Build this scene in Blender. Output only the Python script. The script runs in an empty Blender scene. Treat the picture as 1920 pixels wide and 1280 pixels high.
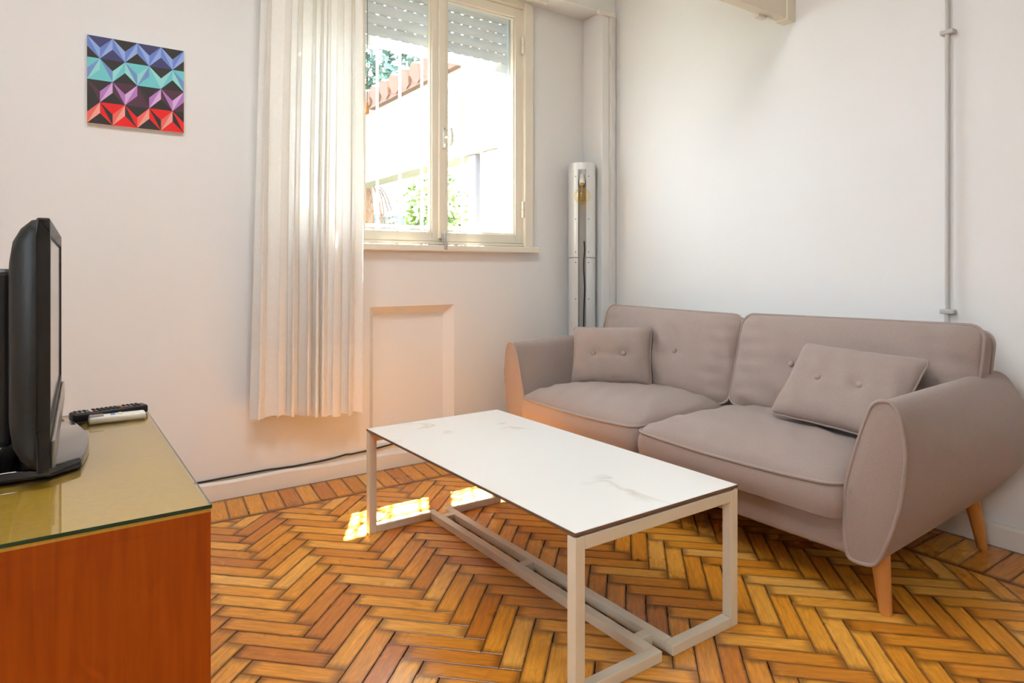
import bpy, bmesh, math, random
from mathutils import Vector, Matrix
random.seed(7)
R = math.radians
SC = bpy.context.scene
COL = SC.collection
PI = math.pi

# ------------------------------------------------------------------ camera
cam_d = bpy.data.cameras.new('camera')
cam = bpy.data.objects.new('camera', cam_d); COL.objects.link(cam)
cam.location = (0, 0, 1.0)
cam.rotation_euler = (R(90), 0, R(-35.1))
cam_d.sensor_width = 36.0
cam_d.lens = 1232.0 / 1920 * 36
cam_d.shift_y = -134.0 / 1920
cam_d.clip_start = 0.02
SC.camera = cam

# ------------------------------------------------------------------ sky, sun, lights, exposure
SKY = 12.5
world = bpy.data.worlds.new('world'); SC.world = world
world.use_nodes = True
bg = world.node_tree.nodes['Background']
bg.inputs[0].default_value = (0.76, 0.89, 1.0, 1)
bg.inputs[1].default_value = SKY

sun_d = bpy.data.lights.new('sun', 'SUN')
sun = bpy.data.objects.new('sun', sun_d); COL.objects.link(sun)
sun.location = (3, 6, 8)
sun.rotation_euler = Vector((-0.21, -0.398, -1.0)).to_track_quat('-Z', 'Y').to_euler()
sun_d.energy = 270.0
sun_d.angle = R(0.6)
sun_d.color = (1.0, 0.93, 0.82)

vs = SC.view_settings
SC.display_settings.display_device = 'sRGB'
vs.view_transform = 'Standard'; vs.look = 'None'; vs.gamma = 1.0
vs.use_curve_mapping = False
vs.exposure = 0.16
cy = SC.cycles
cy.max_bounces = 5; cy.diffuse_bounces = 4; cy.glossy_bounces = 3; cy.transmission_bounces = 3; cy.transparent_max_bounces = 10
cy.caustics_reflective = False; cy.caustics_refractive = False
cy.sample_clamp_indirect = 6.0
cy.use_adaptive_sampling = True; cy.adaptive_threshold = .10; cy.adaptive_min_samples = 16

# ------------------------------------------------------------------ materials
def srgb(r, g, b):
    f = lambda c: (c/255/12.92) if c/255 <= .04045 else ((c/255+.055)/1.055)**2.4
    return (f(r), f(g), f(b), 1)

def new_mat(name):
    m = bpy.data.materials.new(name); m.use_nodes = True
    nt = m.node_tree
    return m, nt, nt.nodes['Principled BSDF'], nt.nodes, nt.links

def mat(name, col, rough=.5, metal=0, var=0.0, scale=20, bump=0.0, bscale=None, stretch=None, coat=0, spec=.5, sheen=0, detail=4):
    """Principled with a noise-driven colour variation and bump."""
    m, nt, p, N, L = new_mat(name)
    p.inputs['Roughness'].default_value = rough
    p.inputs['Metallic'].default_value = metal
    p.inputs['Specular IOR Level'].default_value = spec
    p.inputs['Coat Weight'].default_value = coat
    p.inputs['Sheen Weight'].default_value = sheen
    tc = N.new('ShaderNodeTexCoord'); mp = N.new('ShaderNodeMapping')
    L.new(tc.outputs['Object'], mp.inputs[0])
    if stretch: mp.inputs['Scale'].default_value = stretch
    nz = N.new('ShaderNodeTexNoise'); nz.inputs['Scale'].default_value = scale; nz.inputs['Detail'].default_value = detail
    L.new(mp.outputs[0], nz.inputs[0])
    mx = N.new('ShaderNodeMix'); mx.data_type = 'RGBA'
    c = Vector(col[:3])
    mx.inputs[6].default_value = (*(c*(1-var)), 1); mx.inputs[7].default_value = (*[min(1, k) for k in c*(1+var)], 1)
    L.new(nz.outputs[0], mx.inputs[0]); L.new(mx.outputs[2], p.inputs['Base Color'])
    if bump:
        bn = N.new('ShaderNodeTexNoise'); bn.inputs['Scale'].default_value = bscale or scale; bn.inputs['Detail'].default_value = 5
        L.new(mp.outputs[0], bn.inputs[0])
        bp = N.new('ShaderNodeBump'); bp.inputs['Strength'].default_value = bump; bp.inputs['Distance'].default_value = .01
        L.new(bn.outputs[0], bp.inputs['Height']); L.new(bp.outputs[0], p.inputs['Normal'])
    return m

M = {}
M['wall'] = mat('wall_paint', srgb(237, 237, 235), .62, var=.012, scale=3, bump=.06, bscale=35, spec=.3)
M['ceiling'] = mat('ceiling_paint', srgb(240, 238, 233), .7, var=.01, scale=3)
M['trim_white'] = mat('trim_paint', srgb(236, 231, 222), .4, var=.03, scale=14, bump=.08, bscale=30)
M['cream'] = mat('cream_gloss_paint', srgb(233, 224, 203), .32, var=.03, scale=8, bump=.03, bscale=40)
M['frame'] = mat('window_paint', srgb(236, 228, 210), .35, var=.025, scale=10, bump=.04, bscale=40)
M['pvc'] = mat('shutter_plastic', srgb(228, 232, 234), .4, var=.02, scale=8)
def add_translucent(m, fac):
    nt = m.node_tree; N, L = nt.nodes, nt.links; p = N['Principled BSDF']; t = N.new('ShaderNodeBsdfTranslucent')
    L.new(p.inputs['Base Color'].links[0].from_socket, t.inputs[0])
    x = N.new('ShaderNodeMixShader'); x.inputs[0].default_value = fac
    L.new(p.outputs[0], x.inputs[1]); L.new(t.outputs[0], x.inputs[2]); L.new(x.outputs[0], N['Material Output'].inputs[0])
add_translucent(M['pvc'], .20)
M['grille'] = mat('grille_paint', srgb(240, 240, 236), .45, var=.02, scale=20)
M['fabric'] = mat('sofa_fabric', srgb(158, 142, 135), .95, var=.10, scale=170, bump=.12, bscale=300, spec=.15, sheen=.12)
M['fabric_pipe'] = mat('sofa_piping', srgb(162, 146, 139), .9, var=.10, scale=300, bump=.2, bscale=400, spec=.15, sheen=.1)
M['leg_wood'] = mat('leg_wood', srgb(206, 140, 74), .42, var=.16, scale=9, stretch=(6, 6, .6), bump=.03, bscale=12)
M['table_paint'] = mat('table_steel_paint', srgb(236, 228, 206), .42, var=.03, scale=25, bump=.05, bscale=120)
M['slab_edge'] = mat('slab_edge', srgb(122, 92, 70), .6, var=.12, scale=60)
M['rubber'] = mat('black_rubber', srgb(22, 20, 19), .6, var=.1, scale=30)
M['tv_black'] = mat('tv_plastic', srgb(25, 23, 22), .42, var=.1, scale=300, bump=.06, bscale=500)
M['tv_gloss'] = mat('tv_gloss', srgb(14, 13, 13), .07, var=.05, scale=20, coat=.6)
M['tv_screen'] = mat('tv_screen', srgb(18, 17, 17), .12, var=.03, scale=20, coat=.3)
M['tv_silver'] = mat('tv_silver_trim', srgb(150, 146, 142), .3, metal=.5, var=.03, scale=30)
M['alu'] = mat('aluminium_tube', srgb(226, 228, 227), .36, metal=.25, var=.03, scale=30, stretch=(1, 1, .05))
M['alu_dark'] = mat('tube_inside', srgb(168, 166, 160), .5, metal=.1, var=.05, scale=20)
M['porcelain'] = mat('porcelain', srgb(232, 226, 216), .25, var=.02, scale=20)
M['brass'] = mat('brass', srgb(190, 150, 80), .3, metal=.9, var=.05, scale=30)
M['screw'] = mat('screw_steel', srgb(96, 94, 92), .4, metal=.7, var=.08, scale=200)
M['black'] = mat('black_cable', srgb(24, 21, 19), .5, var=.1, scale=60)
M['pipe'] = mat('conduit_grey', srgb(190, 188, 184), .45, var=.04, scale=20)
M['trunking'] = mat('trunking_plastic', srgb(222, 220, 215), .45, var=.02, scale=20)
M['chrome'] = mat('latch_metal', srgb(205, 203, 200), .22, metal=.8, var=.06, scale=60)
M['white_plastic'] = mat('white_plastic', srgb(232, 227, 214), .38, var=.02, scale=40)
M['grey_lcd'] = mat('lcd_grey', srgb(128, 122, 112), .3, var=.05, scale=80)
M['blue_key'] = mat('blue_key', srgb(70, 140, 200), .45, var=.04, scale=60)
M['red_key'] = mat('red_key', srgb(205, 50, 40), .45, var=.04, scale=60)
M['green_key'] = mat('green_key', srgb(90, 130, 70), .45, var=.04, scale=60)
M['yellow_key'] = mat('yellow_key', srgb(205, 170, 50), .45, var=.04, scale=60)
M['canvas'] = mat('canvas_edge', srgb(236, 232, 224), .8, var=.03, scale=200, bump=.1, bscale=300)
M['subfloor'] = mat('subfloor', srgb(46, 26, 12), .9, var=.2, scale=20)
M['bark'] = mat('bark', srgb(120, 92, 70), .9, var=.3, scale=25, bump=.5)
M['dry_frond'] = mat('dry_palm_frond', srgb(104, 78, 54), .8, var=.25, scale=18)
M['leaf_a'] = mat('leaf_bright', srgb(96, 118, 48), .55, var=.35, scale=3)
M['leaf_b'] = mat('leaf_dark', srgb(52, 76, 44), .55, var=.35, scale=3)
M['leaf_c'] = mat('leaf_blue_green', srgb(60, 88, 76), .55, var=.3, scale=3)
M['ground'] = mat('ground_soil', srgb(58, 61, 46), .85, var=.1, scale=5, bump=.2)
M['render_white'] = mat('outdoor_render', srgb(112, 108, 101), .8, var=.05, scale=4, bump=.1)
M['roof_tile'] = mat('roof_tile', srgb(86, 62, 52), .85, var=.25, scale=12, bump=.3)
M['post_grey'] = mat('post_grey', srgb(90, 90, 96), .7, var=.06, scale=9)
M['garden_wall'] = mat('garden_wall', srgb(88, 98, 97), .85, var=.12, scale=4, bump=.1)

def mat_glass_pane(name, tint=(1, 1, 1, 1), refl_max=1.0):
    m, nt, p, N, L = new_mat(name); N.remove(p)
    tr = N.new('ShaderNodeBsdfTransparent'); tr.inputs[0].default_value = tint
    gl = N.new('ShaderNodeBsdfGlossy'); gl.inputs['Roughness'].default_value = .02
    fr = N.new('ShaderNodeFresnel'); fr.inputs[0].default_value = 1.5
    nz = N.new('ShaderNodeTexNoise'); nz.inputs['Scale'].default_value = 3
    bp = N.new('ShaderNodeBump'); bp.inputs['Strength'].default_value = .01
    L.new(nz.outputs[0], bp.inputs['Height']); L.new(bp.outputs[0], gl.inputs['Normal'])
    mx = N.new('ShaderNodeMixShader')
    ge = N.new('ShaderNodeNewGeometry'); fm = N.new('ShaderNodeMath'); fm.operation = 'SUBTRACT'; fm.inputs[0].default_value = 1.0
    L.new(ge.outputs['Backfacing'], fm.inputs[1])
    # both faces of the sheet reflect: 2F / (1 + F)
    f2 = N.new('ShaderNodeMath'); f2.operation = 'MULTIPLY'; f2.inputs[1].default_value = 2.0; L.new(fr.outputs[0], f2.inputs[0])
    f1 = N.new('ShaderNodeMath'); f1.operation = 'ADD'; f1.inputs[1].default_value = 1.0; L.new(fr.outputs[0], f1.inputs[0])
    fd = N.new('ShaderNodeMath'); fd.operation = 'DIVIDE'; L.new(f2.outputs[0], fd.inputs[0]); L.new(f1.outputs[0], fd.inputs[1])
    ff = N.new('ShaderNodeMath'); ff.operation = 'MULTIPLY'; L.new(fd.outputs[0], ff.inputs[0]); L.new(fm.outputs[0], ff.inputs[1])
    L.new(ff.outputs[0], mx.inputs[0]); L.new(tr.outputs[0], mx.inputs[1]); L.new(gl.outputs[0], mx.inputs[2])
    L.new(mx.outputs[0], N['Material Output'].inputs[0])
    return m
M['pane'] = mat_glass_pane('window_glass')
M['table_glass'] = mat_glass_pane('sheet_glass', (.97, .99, .97, 1))
M['bulb_glass'] = mat_glass_pane('amber_bulb_glass', (1.0, .93, .70, 1))
M['glass_edge'] = mat('glass_green_edge', srgb(14, 62, 50), .15, var=.1, scale=40)

def mat_wood(name):
    """Parquet wood: colour per plank, long grain, stained rims; reads the attributes pl (local x, y) and rnd."""
    m, nt, p, N, L = new_mat(name)
    at = N.new('ShaderNodeAttribute'); at.attribute_name = 'pl'
    ar = N.new('ShaderNodeAttribute'); ar.attribute_name = 'rnd'
    oi = N.new('ShaderNodeObjectInfo')
    def math_(op, a, b=None, c=None, clamp=False):
        n = N.new('ShaderNodeMath'); n.operation = op; n.use_clamp = clamp
        for i, v in enumerate((a, b, c)):
            if v is None: continue
            if isinstance(v, (int, float)): n.inputs[i].default_value = v
            else: L.new(v, n.inputs[i])
        return n.outputs[0]
    rnd = math_('FRACT', math_('ADD', oi.outputs['Random'], ar.outputs['Fac']))
    rnd2 = math_('FRACT', math_('MULTIPLY', rnd, 17.31))
    off = N.new('ShaderNodeCombineXYZ'); L.new(math_('MULTIPLY', rnd, 61.0), off.inputs[0]); L.new(math_('MULTIPLY', rnd2, 37.0), off.inputs[1])
    va = N.new('ShaderNodeVectorMath'); va.operation = 'ADD'; L.new(at.outputs['Vector'], va.inputs[0]); L.new(off.outputs[0], va.inputs[1])
    def noise(scale, stretch, detail=4, dist=0):
        mp = N.new('ShaderNodeMapping'); mp.inputs['Scale'].default_value = stretch; L.new(va.outputs[0], mp.inputs[0])
        n = N.new('ShaderNodeTexNoise'); n.inputs['Scale'].default_value = scale; n.inputs['Detail'].default_value = detail
        n.inputs['Distortion'].default_value = dist
        L.new(mp.outputs[0], n.inputs[0]); return n.outputs[0]
    ramp = N.new('ShaderNodeValToRGB'); e = ramp.color_ramp.elements
    e[0].position = 0; e[0].color = srgb(196, 116, 38)
    e[1].position = 1; e[1].color = srgb(242, 180, 88)
    for pos, c in ((.12, srgb(212, 134, 42)), (.55, srgb(230, 154, 50)), (.8, srgb(238, 168, 66))):
        q = e.new(pos); q.color = c
    L.new(rnd, ramp.inputs[0])
    g1 = noise(11, (1, 11, 1), 7, .9); g2 = noise(42, (1, 22, 1), 4)
    grain = math_('ADD', math_('MULTIPLY', g1, .65), math_('MULTIPLY', g2, .35))
    gr = N.new('ShaderNodeMapRange'); gr.inputs[1].default_value = .3; gr.inputs[2].default_value = .7; gr.inputs[3].default_value = .58; gr.inputs[4].default_value = 1.22
    L.new(grain, gr.inputs[0])
    mul = N.new('ShaderNodeVectorMath'); mul.operation = 'SCALE'; L.new(ramp.outputs[0], mul.inputs[0]); L.new(gr.outputs[0], mul.inputs[3])
    # stained rims: distance to the plank's own edges, carried in pl.z by the mesh is not needed, use |x|,|y|
    sp = N.new('ShaderNodeSeparateXYZ'); L.new(at.outputs['Vector'], sp.inputs[0])
    hx = N.new('ShaderNodeAttribute'); hx.attribute_name = 'half'
    hs = N.new('ShaderNodeSeparateXYZ'); L.new(hx.outputs['Vector'], hs.inputs[0])
    ex = math_('SUBTRACT', hs.outputs[0], math_('ABSOLUTE', sp.outputs[0]))
    ey = math_('SUBTRACT', hs.outputs[1], math_('ABSOLUTE', sp.outputs[1]))
    wob = noise(30, (1, 2.5, 1), 4)
    wx = math_('ADD', math_('MULTIPLY', wob, .045), math_('MULTIPLY', rnd2, .016))
    wy = math_('ADD', math_('MULTIPLY', wob, .016), .0005)
    sx = N.new('ShaderNodeMapRange'); sx.interpolation_type = 'SMOOTHSTEP'; L.new(ex, sx.inputs[0]); sx.inputs[1].default_value = 0; L.new(wx, sx.inputs[2])
    sy = N.new('ShaderNodeMapRange'); sy.interpolation_type = 'SMOOTHSTEP'; L.new(ey, sy.inputs[0]); sy.inputs[1].default_value = 0; L.new(wy, sy.inputs[2])
    edge = math_('MULTIPLY', sx.outputs[0], sy.outputs[0])
    edge = math_('ADD', math_('MULTIPLY', edge, .66), .34)
    mx = N.new('ShaderNodeMix'); mx.data_type = 'RGBA'
    mx.inputs[6].default_value = srgb(74, 36, 16); L.new(edge, mx.inputs[0]); L.new(mul.outputs[0], mx.inputs[7])
    L.new(mx.outputs[2], p.inputs['Base Color'])
    rr = N.new('ShaderNodeMapRange'); rr.inputs[3].default_value = .25; rr.inputs[4].default_value = .31
    L.new(noise(5, (1, 1, 1), 2), rr.inputs[0]); L.new(rr.outputs[0], p.inputs['Roughness'])
    p.inputs['Specular IOR Level'].default_value = .5
    bp = N.new('ShaderNodeBump'); bp.inputs['Strength'].default_value = .10; bp.inputs['Distance'].default_value = .002
    L.new(grain, bp.inputs['Height']); L.new(bp.outputs[0], p.inputs['Normal'])
    return m
M['parquet'] = mat_wood('parquet_wood')

def mat_cabinet(name, c0, c1, rough):
    m, nt, p, N, L = new_mat(name)
    tc = N.new('ShaderNodeTexCoord'); mp = N.new('ShaderNodeMapping'); mp.inputs['Scale'].default_value = (26, 26, 1.6)
    L.new(tc.outputs['Object'], mp.inputs[0])
    n1 = N.new('ShaderNodeTexNoise'); n1.inputs['Scale'].default_value = 3; n1.inputs['Detail'].default_value = 8; n1.inputs['Distortion'].default_value = .4
    L.new(mp.outputs[0], n1.inputs[0])
    n2 = N.new('ShaderNodeTexNoise'); n2.inputs['Scale'].default_value = 2.2; n2.inputs['Detail'].default_value = 3; L.new(tc.outputs['Object'], n2.inputs[0])
    ad = N.new('ShaderNodeMath'); ad.operation = 'MULTIPLY_ADD'; ad.inputs[1].default_value = .5; L.new(n1.outputs[0], ad.inputs[0])
    m2 = N.new('ShaderNodeMath'); m2.operation = 'MULTIPLY'; m2.inputs[1].default_value = .5; L.new(n2.outputs[0], m2.inputs[0]); L.new(m2.outputs[0], ad.inputs[2])
    rp = N.new('ShaderNodeValToRGB'); rp.color_ramp.elements[0].position = .36; rp.color_ramp.elements[0].color = c0
    rp.color_ramp.elements[1].position = .64; rp.color_ramp.elements[1].color = c1
    L.new(ad.outputs[0], rp.inputs[0]); L.new(rp.outputs[0], p.inputs['Base Color'])
    p.inputs['Roughness'].default_value = rough; p.inputs['Specular IOR Level'].default_value = .3
    bp = N.new('ShaderNodeBump'); bp.inputs['Strength'].default_value = .04; L.new(n1.outputs[0], bp.inputs['Height']); L.new(bp.outputs[0], p.inputs['Normal'])
    return m
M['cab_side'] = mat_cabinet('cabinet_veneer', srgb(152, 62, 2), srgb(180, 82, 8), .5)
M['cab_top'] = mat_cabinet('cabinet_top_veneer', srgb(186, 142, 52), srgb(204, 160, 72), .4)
M['cab_edge'] = mat('cabinet_lipping', srgb(206, 150, 66), .45, var=.1, scale=20)

def mat_marble(name):
    m, nt, p, N, L = new_mat(name)
    tc = N.new('ShaderNodeTexCoord')
    n1 = N.new('ShaderNodeTexNoise'); n1.inputs['Scale'].default_value = 2.6; n1.inputs['Detail'].default_value = 7; n1.inputs['Distortion'].default_value = 1.1
    L.new(tc.outputs['Object'], n1.inputs[0])
    s = N.new('ShaderNodeMath'); s.operation = 'SUBTRACT'; s.inputs[1].default_value = .5; L.new(n1.outputs[0], s.inputs[0])
    a = N.new('ShaderNodeMath'); a.operation = 'ABSOLUTE'; L.new(s.outputs[0], a.inputs[0])
    rp = N.new('ShaderNodeValToRGB'); e = rp.color_ramp.elements
    e[0].position = 0; e[0].color = srgb(214, 210, 200)
    e[1].position = .03; e[1].color = srgb(240, 239, 234)
    q = e.new(.012); q.color = srgb(226, 222, 213)
    L.new(a.outputs[0], rp.inputs[0])
    n2 = N.new('ShaderNodeTexNoise'); n2.inputs['Scale'].default_value = 3.5; L.new(tc.outputs['Object'], n2.inputs[0])
    ms = N.new('ShaderNodeMapRange'); ms.inputs[1].default_value = .52; ms.inputs[2].default_value = .66; L.new(n2.outputs[0], ms.inputs[0])
    mx = N.new('ShaderNodeMix'); mx.data_type = 'RGBA'; mx.inputs[6].default_value = srgb(240, 239, 234)
    L.new(ms.outputs[0], mx.inputs[0]); L.new(rp.outputs[0], mx.inputs[7]); L.new(mx.outputs[2], p.inputs['Base Color'])
    p.inputs['Roughness'].default_value = .06; p.inputs['Specular IOR Level'].default_value = .6
    return m
M['marble'] = mat_marble('marble_slab')

def mat_curtain(name, dens):
    m, nt, p, N, L = new_mat(name); N.remove(p)
    tc = N.new('ShaderNodeTexCoord')
    w = N.new('ShaderNodeTexNoise'); w.inputs['Scale'].default_value = 140; w.inputs['Detail'].default_value = 3
    mp = N.new('ShaderNodeMapping'); mp.inputs['Scale'].default_value = (1, 1, .4); L.new(tc.outputs['Object'], mp.inputs[0]); L.new(mp.outputs[0], w.inputs[0])
    mx = N.new('ShaderNodeMix'); mx.data_type = 'RGBA'
    mx.inputs[6].default_value = srgb(242, 238, 230); mx.inputs[7].default_value = srgb(252, 250, 245); L.new(w.outputs[0], mx.inputs[0])
    df = N.new('ShaderNodeBsdfDiffuse'); tl = N.new('ShaderNodeBsdfTranslucent'); tr = N.new('ShaderNodeBsdfTransparent')
    L.new(mx.outputs[2], df.inputs[0]); L.new(mx.outputs[2], tl.inputs[0])
    a = N.new('ShaderNodeMixShader'); a.inputs[0].default_value = dens[0]; L.new(df.outputs[0], a.inputs[1]); L.new(tl.outputs[0], a.inputs[2])
    b = N.new('ShaderNodeMixShader'); b.inputs[0].default_value = dens[1]; L.new(a.outputs[0], b.inputs[1]); L.new(tr.outputs[0], b.inputs[2])
    L.new(b.outputs[0], N['Material Output'].inputs[0])
    return m
M['curtain'] = mat_curtain('curtain_voile', (.16, .015))
M['curtain_hem'] = mat_curtain('curtain_hem_cloth', (.12, .0))

# ------------------------------------------------------------------ geometry helpers
ORG = {}            # world origin of every thing
class G:
    def __init__(s): s.v = []; s.f = []; s.m = []
    def add(s, vs_, fs, mi=0):
        o = len(s.v); s.v += [tuple(p) for p in vs_]
        for f in fs: s.f.append(tuple(i+o for i in f)); s.m.append(mi)
    def box(s, x0, x1, y0, y1, z0, z1, mi=0, rot=None, piv=None):
        v = [Vector((x, y, z)) for z in (z0, z1) for y in (y0, y1) for x in (x0, x1)]
        if rot is not None:
            piv = Vector(piv) if piv else Vector(((x0+x1)/2, (y0+y1)/2, (z0+z1)/2))
            v = [rot @ (p-piv)+piv for p in v]
        s.add(v, [(0, 2, 3, 1), (4, 5, 7, 6), (0, 1, 5, 4), (2, 6, 7, 3), (0, 4, 6, 2), (1, 3, 7, 5)], mi); return s
    def tube(s, pts, r, n=8, closed=False, mi=0, caps=True):
        pts = [Vector(p) for p in pts]; k = len(pts)
        rr = r if isinstance(r, (list, tuple)) else [r]*k
        up = None; rings = []
        for i in range(k):
            if closed: t = (pts[(i+1) % k]-pts[i-1])
            else: t = pts[min(i+1, k-1)]-pts[max(i-1, 0)]
            if t.length < 1e-9: t = Vector((0, 0, 1))
            t.normalize()
            if up is None:
                up = Vector((0, 0, 1)) if abs(t.z) < .9 else Vector((1, 0, 0))
            up = (up-t*up.dot(t))
            if up.length < 1e-6: up = t.orthogonal()
            up.normalize(); w = t.cross(up)
            rings.append([pts[i]+(up*math.cos(2*PI*j/n)+w*math.sin(2*PI*j/n))*rr[i] for j in range(n)])
        vs_ = [p for rg in rings for p in rg]; fs = []
        for i in range(k if closed else k-1):
            a = i*n; b = ((i+1) % k)*n
            for j in range(n): fs.append((a+j, a+(j+1) % n, b+(j+1) % n, b+j))
        if not closed and caps: fs += [tuple(range(n))[::-1], tuple(range((k-1)*n, k*n))]
        s.add(vs_, fs, mi); return s
    def lathe(s, prof, c, n=24, mi=0, axis=Vector((0, 0, 1))):
        """prof: (radius, height) list; c: base centre"""
        c = Vector(c); axis = Vector(axis).normalized(); q = axis.to_track_quat('Z', 'Y')
        vs_ = []
        for r, h in prof:
            for j in range(n):
                a = 2*PI*j/n; vs_.append(c+q @ Vector((r*math.cos(a), r*math.sin(a), h)))
        fs = []
        for i in range(len(prof)-1):
            for j in range(n): fs.append((i*n+j, i*n+(j+1) % n, (i+1)*n+(j+1) % n, (i+1)*n+j))
        fs += [tuple(range(n))[::-1], tuple(range((len(prof)-1)*n, len(prof)*n))]
        s.add(vs_, fs, mi); return s
    def prism(s, poly, f0, f1, mi=0):
        """poly: 2D points; f0/f1 map a 2D point to a 3D point of the two end faces"""
        k = len(poly); vs_ = [f0(*p) for p in poly]+[f1(*p) for p in poly]
        fs = [tuple(range(k))[::-1], tuple(range(k, 2*k))]+[(i, (i+1) % k, k+(i+1) % k, k+i) for i in range(k)]
        s.add(vs_, fs, mi); return s
    def grid(s, fn, nu, nv, mi=0, wrap=False):
        vs_ = [fn(i/(nu), j/(nv)) for i in range(nu+1) for j in range(nv+1)]
        fs = [(i*(nv+1)+j, (i+1)*(nv+1)+j, (i+1)*(nv+1)+j+1, i*(nv+1)+j+1) for i in range(nu) for j in range(nv)]
        s.add(vs_, fs, mi); return s

def obj(name, g, mats, parent=None, bevel=0, seg=2, smooth=False, org=None, autos=None):
    me = bpy.data.meshes.new(name)
    if parent is not None: o0 = ORG[parent.name]
    elif org is not None: o0 = Vector(org)
    else:
        xs = [p[0] for p in g.v]; ys = [p[1] for p in g.v]; zs = [p[2] for p in g.v]
        o0 = Vector(((min(xs)+max(xs))/2, (min(ys)+max(ys))/2, min(zs)))
    me.from_pydata([tuple(Vector(p)-o0) for p in g.v], [], g.f)
    if not isinstance(mats, (list, tuple)): mats = [mats]
    for k in mats: me.materials.append(M[k])
    me.polygons.foreach_set('material_index', g.m)
    bm = bmesh.new(); bm.from_mesh(me)
    bmesh.ops.remove_doubles(bm, verts=bm.verts, dist=1e-6)
    bmesh.ops.recalc_face_normals(bm, faces=bm.faces)
    if bevel:
        es = [e for e in bm.edges if len(e.link_faces) == 2 and e.calc_face_angle(0) > .5]
        bmesh.ops.bevel(bm, geom=es, offset=bevel, segments=seg, affect='EDGES', profile=.5, clamp_overlap=True)
    if smooth or autos:
        for f in bm.faces: f.smooth = True
        lim = autos or R(180)
        for e in bm.edges:
            if len(e.link_faces) == 2 and e.calc_face_angle(0) > lim: e.smooth = False
    bm.to_mesh(me); bm.free()
    o = bpy.data.objects.new(name, me); COL.objects.link(o)
    if parent is not None: o.parent = parent
    else: o.location = o0
    ORG[o.name] = o0
    return o

def thing(name, loc, label=None, cat=None, group=None, kind=None):
    o = bpy.data.objects.new(name, None); COL.objects.link(o)
    o.empty_display_size = .05; o.location = loc; ORG[o.name] = Vector(loc)
    tag(o, label, cat, group, kind); return o

def tag(o, label=None, cat=None, group=None, kind=None):
    if label: o['label'] = label
    if cat: o['category'] = cat
    if group: o['group'] = group
    if kind: o['kind'] = kind
    return o

def struct(o, label=None):
    o['kind'] = 'structure'
    if label: o['label'] = label
    return o

# ================================================================== room shell
XL, XR, YF, YB, ZC = -1.9, 2.82, -2.6, 3.08, 2.95
WX0, WX1, WZ0, WZ1 = 0.86, 2.25, 1.135, 2.52       # window opening
NX0, NX1, NZ0, NZ1 = 1.300, 1.783, 0.13, 0.815     # splayed niche under the window

g = G()
T = 0.25
for (x0, x1, z0, z1) in ((XL-T, WX0, 0, ZC), (WX1, XR+T, 0, ZC), (WX0, WX1, WZ1, ZC),
                         (WX0, NX0, 0, WZ0), (NX1, WX1, 0, WZ0), (NX0, NX1, 0, NZ0), (NX0, NX1, NZ1, WZ0)):
    g.box(x0, x1, YB, YB+T, z0, z1)
b = .040; dd = .055
fr_ = [(NX0, NZ0), (NX1, NZ0), (NX1, NZ1), (NX0, NZ1)]
bk_ = [(NX0+b, NZ0+b), (NX1-b, NZ0+b), (NX1-b, NZ1-b), (NX0+b, NZ1-b)]
g.add([(x, YB, z) for x, z in fr_]+[(x, YB+dd, z) for x, z in bk_],
      [(0, 1, 5, 4), (1, 2, 6, 5), (2, 3, 7, 6), (3, 0, 4, 7), (4, 5, 6, 7)])
struct(obj('wall_back', g, 'wall', org=(0, 0, 0)))
g = G().box(XR, XR+T, YF-T, YB, 0, ZC); struct(obj('wall_right', g, 'wall'))
LY0, LY1, LZ0, LZ1 = -.45, .45, 1.0, 2.2      # made-up side window, out of view, added for sky fill
g = G().box(XL-T, XL, YF-T, LY0, 0, ZC).box(XL-T, XL, LY1, YB, 0, ZC).box(XL-T, XL, LY0, LY1, LZ1, ZC).box(XL-T, XL, LY0, LY1, 0, LZ0)
struct(obj('wall_left', g, 'wall'))
g = G().box(XL, XR, YF-T, YF, 0, ZC); struct(obj('wall_front', g, 'wall'))
g = G().box(XL-T, XR+T, YF-T, YB+T, ZC, ZC+.2); struct(obj('ceiling', g, 'ceiling'))
# dropped beam over the window, corner pier
g = G().box(XL, XR, 2.915, YB, 2.545, ZC); struct(obj('trim_1', g, 'wall', bevel=.004), 'white dropped beam running above the window')
g = G().box(2.700, XR, 2.905, YB, 0, 2.545); struct(obj('trim_2', g, 'wall', bevel=.006), 'narrow white pier boxed into the corner of the room')
# header panel projecting from the sofa wall at the top of the picture
hd = thing('trim_3', (2.0, 1.76, 2.15), kind='structure')
hd['label'] = 'cream painted header panel at the top edge above the sofa'
obj('panel', G().box(1.75, 2.752, 1.736, 1.788, 2.15, 2.62), 'cream', hd, bevel=.003)
obj('end_stile', G().box(2.752, XR, 1.730, 1.794, 2.146, 2.62), 'cream', hd, bevel=.004)
obj('catch', G().box(2.60, 2.66, 1.775, 1.80, 2.138, 2.150).box(2.655, 2.70, 1.770, 1.79, 2.143, 2.150), 'trim_white', hd, bevel=.002)
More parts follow.
